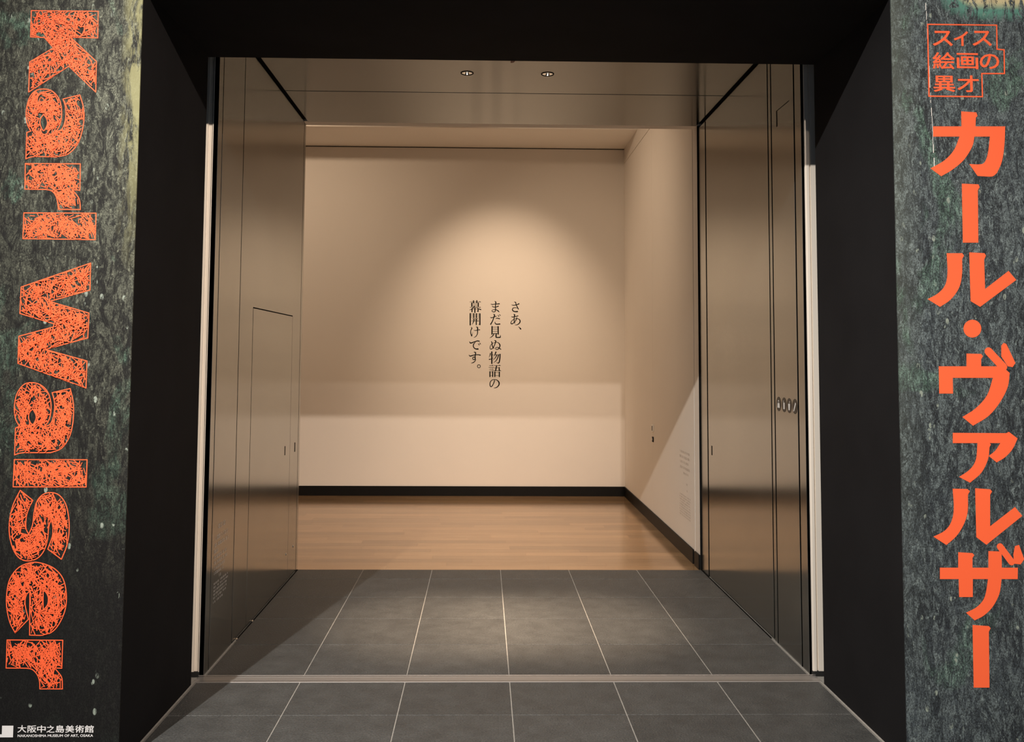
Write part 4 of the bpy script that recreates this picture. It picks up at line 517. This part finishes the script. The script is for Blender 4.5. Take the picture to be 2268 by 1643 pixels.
# ---------------------------------------------------------------- murals
front = lambda u, v: (u, -1.0045, v)
po = empty('exhibition_mural', (-2.3, -1.0, 0))
thing(po, 'dark forest mural panel with sideways orange hatched Latin lettering and a white museum logo', 'mural')
rel(box('printed_sheet', -3.1, -BW, -1.0035, -.9972, 0, 4.2, M['mural_l'], po), po)
PX = .00178        # size of one picture pixel on the mural
for nm, outer, hole in LATIN:
    rings = [outer] + ([hole] if hole else [])
    quads = []
    def seg(a, b, h):
        dx, dy = b[0]-a[0], b[1]-a[1]; ln = math.hypot(dx, dy) or 1; ox, oy = -dy/ln*h, dx/ln*h; ex, ey = dx/ln*h*.6, dy/ln*h*.6
        quads.append([(a[0]+ox-ex, a[1]+oy-ey), (b[0]+ox+ex, b[1]+oy+ey), (b[0]-ox+ex, b[1]-oy+ey), (a[0]-ox-ex, a[1]-oy-ey)])
    for r in rings:
        for a, b in zip(r, r[1:]+r[:1]): seg(a, b, 1.05*PX)
    us = [p[0] for p in outer]; vs_ = [p[1] for p in outer]
    area = abs(sum(a[0]*b[1]-b[0]*a[1] for a, b in zip(outer, outer[1:]+outer[:1])))/2
    want = int(area/PX/PX/33); got = 0; tries = 0
    while got < want and tries < want*30:
        tries += 1
        u, v = random.uniform(min(us), max(us)), random.uniform(min(vs_), max(vs_))
        t = random.choice([.35, -.5, 1.0, 2.0, 1.45, -1.0]) + random.gauss(0, .22); ln = random.uniform(8, 30)*PX
        du, dv = math.cos(t)*ln/2, math.sin(t)*ln/2
        ok = all(inside(u+du*k, v+dv*k, outer) and not (hole and inside(u+du*k, v+dv*k, hole)) for k in (-1, -.5, 0, .5, 1))
        if ok: seg((u-du, v-dv), (u+du, v+dv), random.uniform(.7, 1.05)*PX); got += 1
    o = pull(flat('letter', quads, front, M['orange'], po), po.location)
    o['label'] = 'hatched orange letter ' + nm
pull(flat('logo_mark', [[MARK[0], MARK[1], MARK[2], (MARK[7][0], MARK[2][1])], [MARK[7], (MARK[7][0], MARK[2][1]), (MARK[6][0], MARK[2][1]), MARK[6]], [MARK[6], (MARK[6][0], MARK[3][1]), MARK[3], MARK[4], MARK[5]]], front, M['logo'], po), po.location)
for s, u0, v0, u1, v1 in LOGO:
    typeset('museum_name' if len(s) > 1 else 'character', s, u0, v0, u1, v1, front, M['logo'], po, po.location, 0, .0005 if len(s) == 1 else .0003)

pr = empty('exhibition_mural', (2.3, -1.0, 0))
thing(pr, 'grey green forest mural panel with an orange vertical katakana title and a boxed subtitle', 'mural')
rel(box('printed_sheet', BW, 3.1, -1.0035, -.9972, 0, 4.2, M['mural_r'], pr), pr)
for polys in KATA: pull(flat('character', polys, front, M['orange'], pr), pr.location)
q = []
for a, b in zip(BOX, BOX[1:]+BOX[:1]):
    h = 1.5*PX; x0, x1 = sorted((a[0], b[0])); z0, z1 = sorted((a[1], b[1]))
    if x1-x0 > z1-z0: q.append([(a[0]-h, a[1]-h), (b[0]+h, b[1]-h), (b[0]+h, b[1]+h), (a[0]-h, a[1]+h)] if a[0] < b[0] else [(b[0]-h, b[1]-h), (a[0]+h, a[1]-h), (a[0]+h, a[1]+h), (b[0]-h, b[1]+h)])
    else: q.append([(a[0]-h, a[1]-h), (a[0]+h, a[1]-h), (b[0]+h, b[1]+h), (b[0]-h, b[1]+h)] if a[1] < b[1] else [(b[0]-h, b[1]-h), (b[0]+h, b[1]-h), (a[0]+h, a[1]+h), (a[0]-h, a[1]+h)])
pull(flat('subtitle_frame', q, front, M['orange'], pr), pr.location)
for s, u0, v0, u1, v1 in SMALL: typeset('character', s, u0+.001, v0+.001, u1-.001, v1-.001, front, M['orange'], pr, pr.location, 0, .0016)
# the pale scuff running down beside the box
sc = []
z = 3.05
while z > 2.36:
    ln = random.uniform(.012, .05); u = 1.6515 + (2.9-z)*.028 + random.gauss(0, .0008); h = random.uniform(.0006, .0016)
    sc.append([(u-h, z), (u+h, z), (u+h+ln*-.0, z-ln), (u-h, z-ln)]); z -= ln + random.choice([0, .004, .02])
o = pull(flat('scuff', sc, lambda u, v: (u, -1.0040, v), M['pale_ink'], pr), pr.location); o['kind'] = 'stuff'

# ---------------------------------------------------------------- greeting on the gallery back wall
wt = empty('wall_text', (0, WY, 0))
thing(wt, 'three vertical columns of black Japanese lettering on the spotlit white gallery wall', 'wall text')
wall_uv = lambda u, v: (u, WY-.0012, v)
for s, strokes in MINCHO:
    polys = []
    for st in strokes:
        if len(st[0]) == 2: polys.append([(a/1000, b/1000) for a, b in st])
        else: polys += ribbon([(a/1000, b/1000, c/1000*(1.14 if c > 2.6 else 1.0)) for a, b, c in st])
    pull(flat('character', polys, wall_uv, M['ink'], wt), wt.location)

# ---------------------------------------------------------------- small vinyl texts seen edge-on
def text_block(name, x, rows_, material, label, sgn):
    t = empty(name, (x, rows_[0][0], 0)); thing(t, label, 'wall text')
    for (y0, y1, z, h) in rows_:
        polys = []; y = y0
        while y < y1-.008:
            ln = min(random.uniform(.008, .035), y1-y); 
            for k in range(max(1, int(ln/.009))):
                a = y+k*.009
                polys += [[(a, z), (a+.0062, z), (a+.0062, z+h*.22), (a, z+h*.22)], [(a, z+h*.78), (a+.0062, z+h*.78), (a+.0062, z+h), (a, z+h)], [(a+.002, z+h*.2), (a+.0042, z+h*.2), (a+.0042, z+h*.8), (a+.002, z+h*.8)]]
            y += ln + random.choice([.002, .004, .016])
        o = pull(flat('text_line', polys, lambda u, v: (x, u, v), material, t, (sgn, 0, 0)), t.location); o['kind'] = 'stuff'
rows_ = [(.19, .32, .672, .022), (.14, .39, .622, .020), (.13, .38, .588, .016), (.12, .20, .558, .016), (.13, .36, .530, .014), (.13, .37, .503, .013), (.13, .33, .476, .013), (.13, .30, .452, .012), (.22, .27, .425, .012)]
rows_ += [(.128, .40-.006*k, .402-.0175*k, .0085) for k in range(5)] + [(.128, .31, .312, .0085)]
text_block('vinyl_notice', -PW+.0012, rows_, M['pale_ink'], 'block of pale small print low on the left steel panel', 1)
rows_ = [(2.62, 2.98, .795, .016), (2.62, 3.0, .755, .016), (2.66, 2.98, .715, .016), (2.62, 2.98, .672, .016), (2.66, 2.86, .632, .014), (2.70, 2.76, .555, .012), (2.70, 2.74, .505, .012)]
rows_ += [(2.60, 3.0, .455-.020*k, .0095) for k in range(9)]
text_block('wall_caption', WR-.0012, rows_, M['grey_ink'], 'faint grey small print low on the white gallery right wall', -1)

# ---------------------------------------------------------------- round pictograms on the right steel panel
def disc(r, n=28): return [(r*math.cos(2*math.pi*k/n), r*math.sin(2*math.pi*k/n)) for k in range(n)]
icons = [
 ('round dark sticker with a pale bag figure, first of four from the door leaf', [[(-.017, -.018), (.017, -.018), (.013, .004), (-.013, .004)], [(-.008, .004), (-.005, .004), (-.004, .014), (.004, .014), (.005, .004), (.008, .004), (.006, .018), (-.006, .018)]]),
 ('round dark sticker with a pale upright telephone figure, second of four from the door leaf', [[(-.008, -.020), (.010, -.020), (.010, .010), (-.008, .010)], [(-.008, .010), (-.004, .010), (-.004, .020), (-.008, .020)]]),
 ('round dark sticker with a pale cup figure, third of four from the door leaf', [[(-.008, -.021), (.008, -.021), (.012, .008), (-.012, .008)], [(.001, .008), (.004, .008), (.010, .021), (.006, .021)]]),
 ('round dark sticker with a pale slanted pencil figure, last of four from the door leaf', [[(-.016, -.017), (-.007, -.021), (.017, .013), (.008, .019)], [(-.016, -.017), (-.018, -.024), (-.007, -.021)]])]
for (lab, polys), y in zip(icons, (.434, .342, .257, .168)):
    t = empty('pictogram_sticker', (PW, y, 1.305)); thing(t, lab, 'sticker')
    flat('disc', [disc(.039)], lambda u, v: (-.0009, -u, v), M['brown_ink'], t, (-1, 0, 0))
    flat('figure', [[(a*1.25, b*1.15) for a, b in q] for q in polys], lambda u, v: (-.0016, -u, v), M['pale_ink'], t, (-1, 0, 0))

# ---------------------------------------------------------------- small fittings
ws = empty('wall_sensor', (WR, 4.167, .86)); thing(ws, 'small ivory sensor box on the gallery right wall, above a black one', 'sensor')
box('cover', -.016, 0, -.030, .030, 0, .068, M['sensor'], ws, .003); box('sensor_eye', -.018, -.015, -.030, -.012, .012, .056, M['rubber'], ws, .001)
wb = empty('wall_socket', (WR, 4.169, .765)); thing(wb, 'small black socket on the gallery right wall, below an ivory sensor', 'socket')
box('plate', -.010, 0, -.024, .024, 0, .048, M['rubber'], wb, .002); box('socket_face', -.0125, -.0095, -.012, .012, .014, .034, M['alu'], wb, .001)
tp = prism('tape_scrap', [(-.012, LZ-.0005), (.012, LZ-.0005), (.004, LZ-.009), (-.012, LZ-.012)], 1, -.122, -.1215, M['tape'])
thing(tp, 'tiny scrap of pale pink tape on the edge of the black lintel', 'tape')
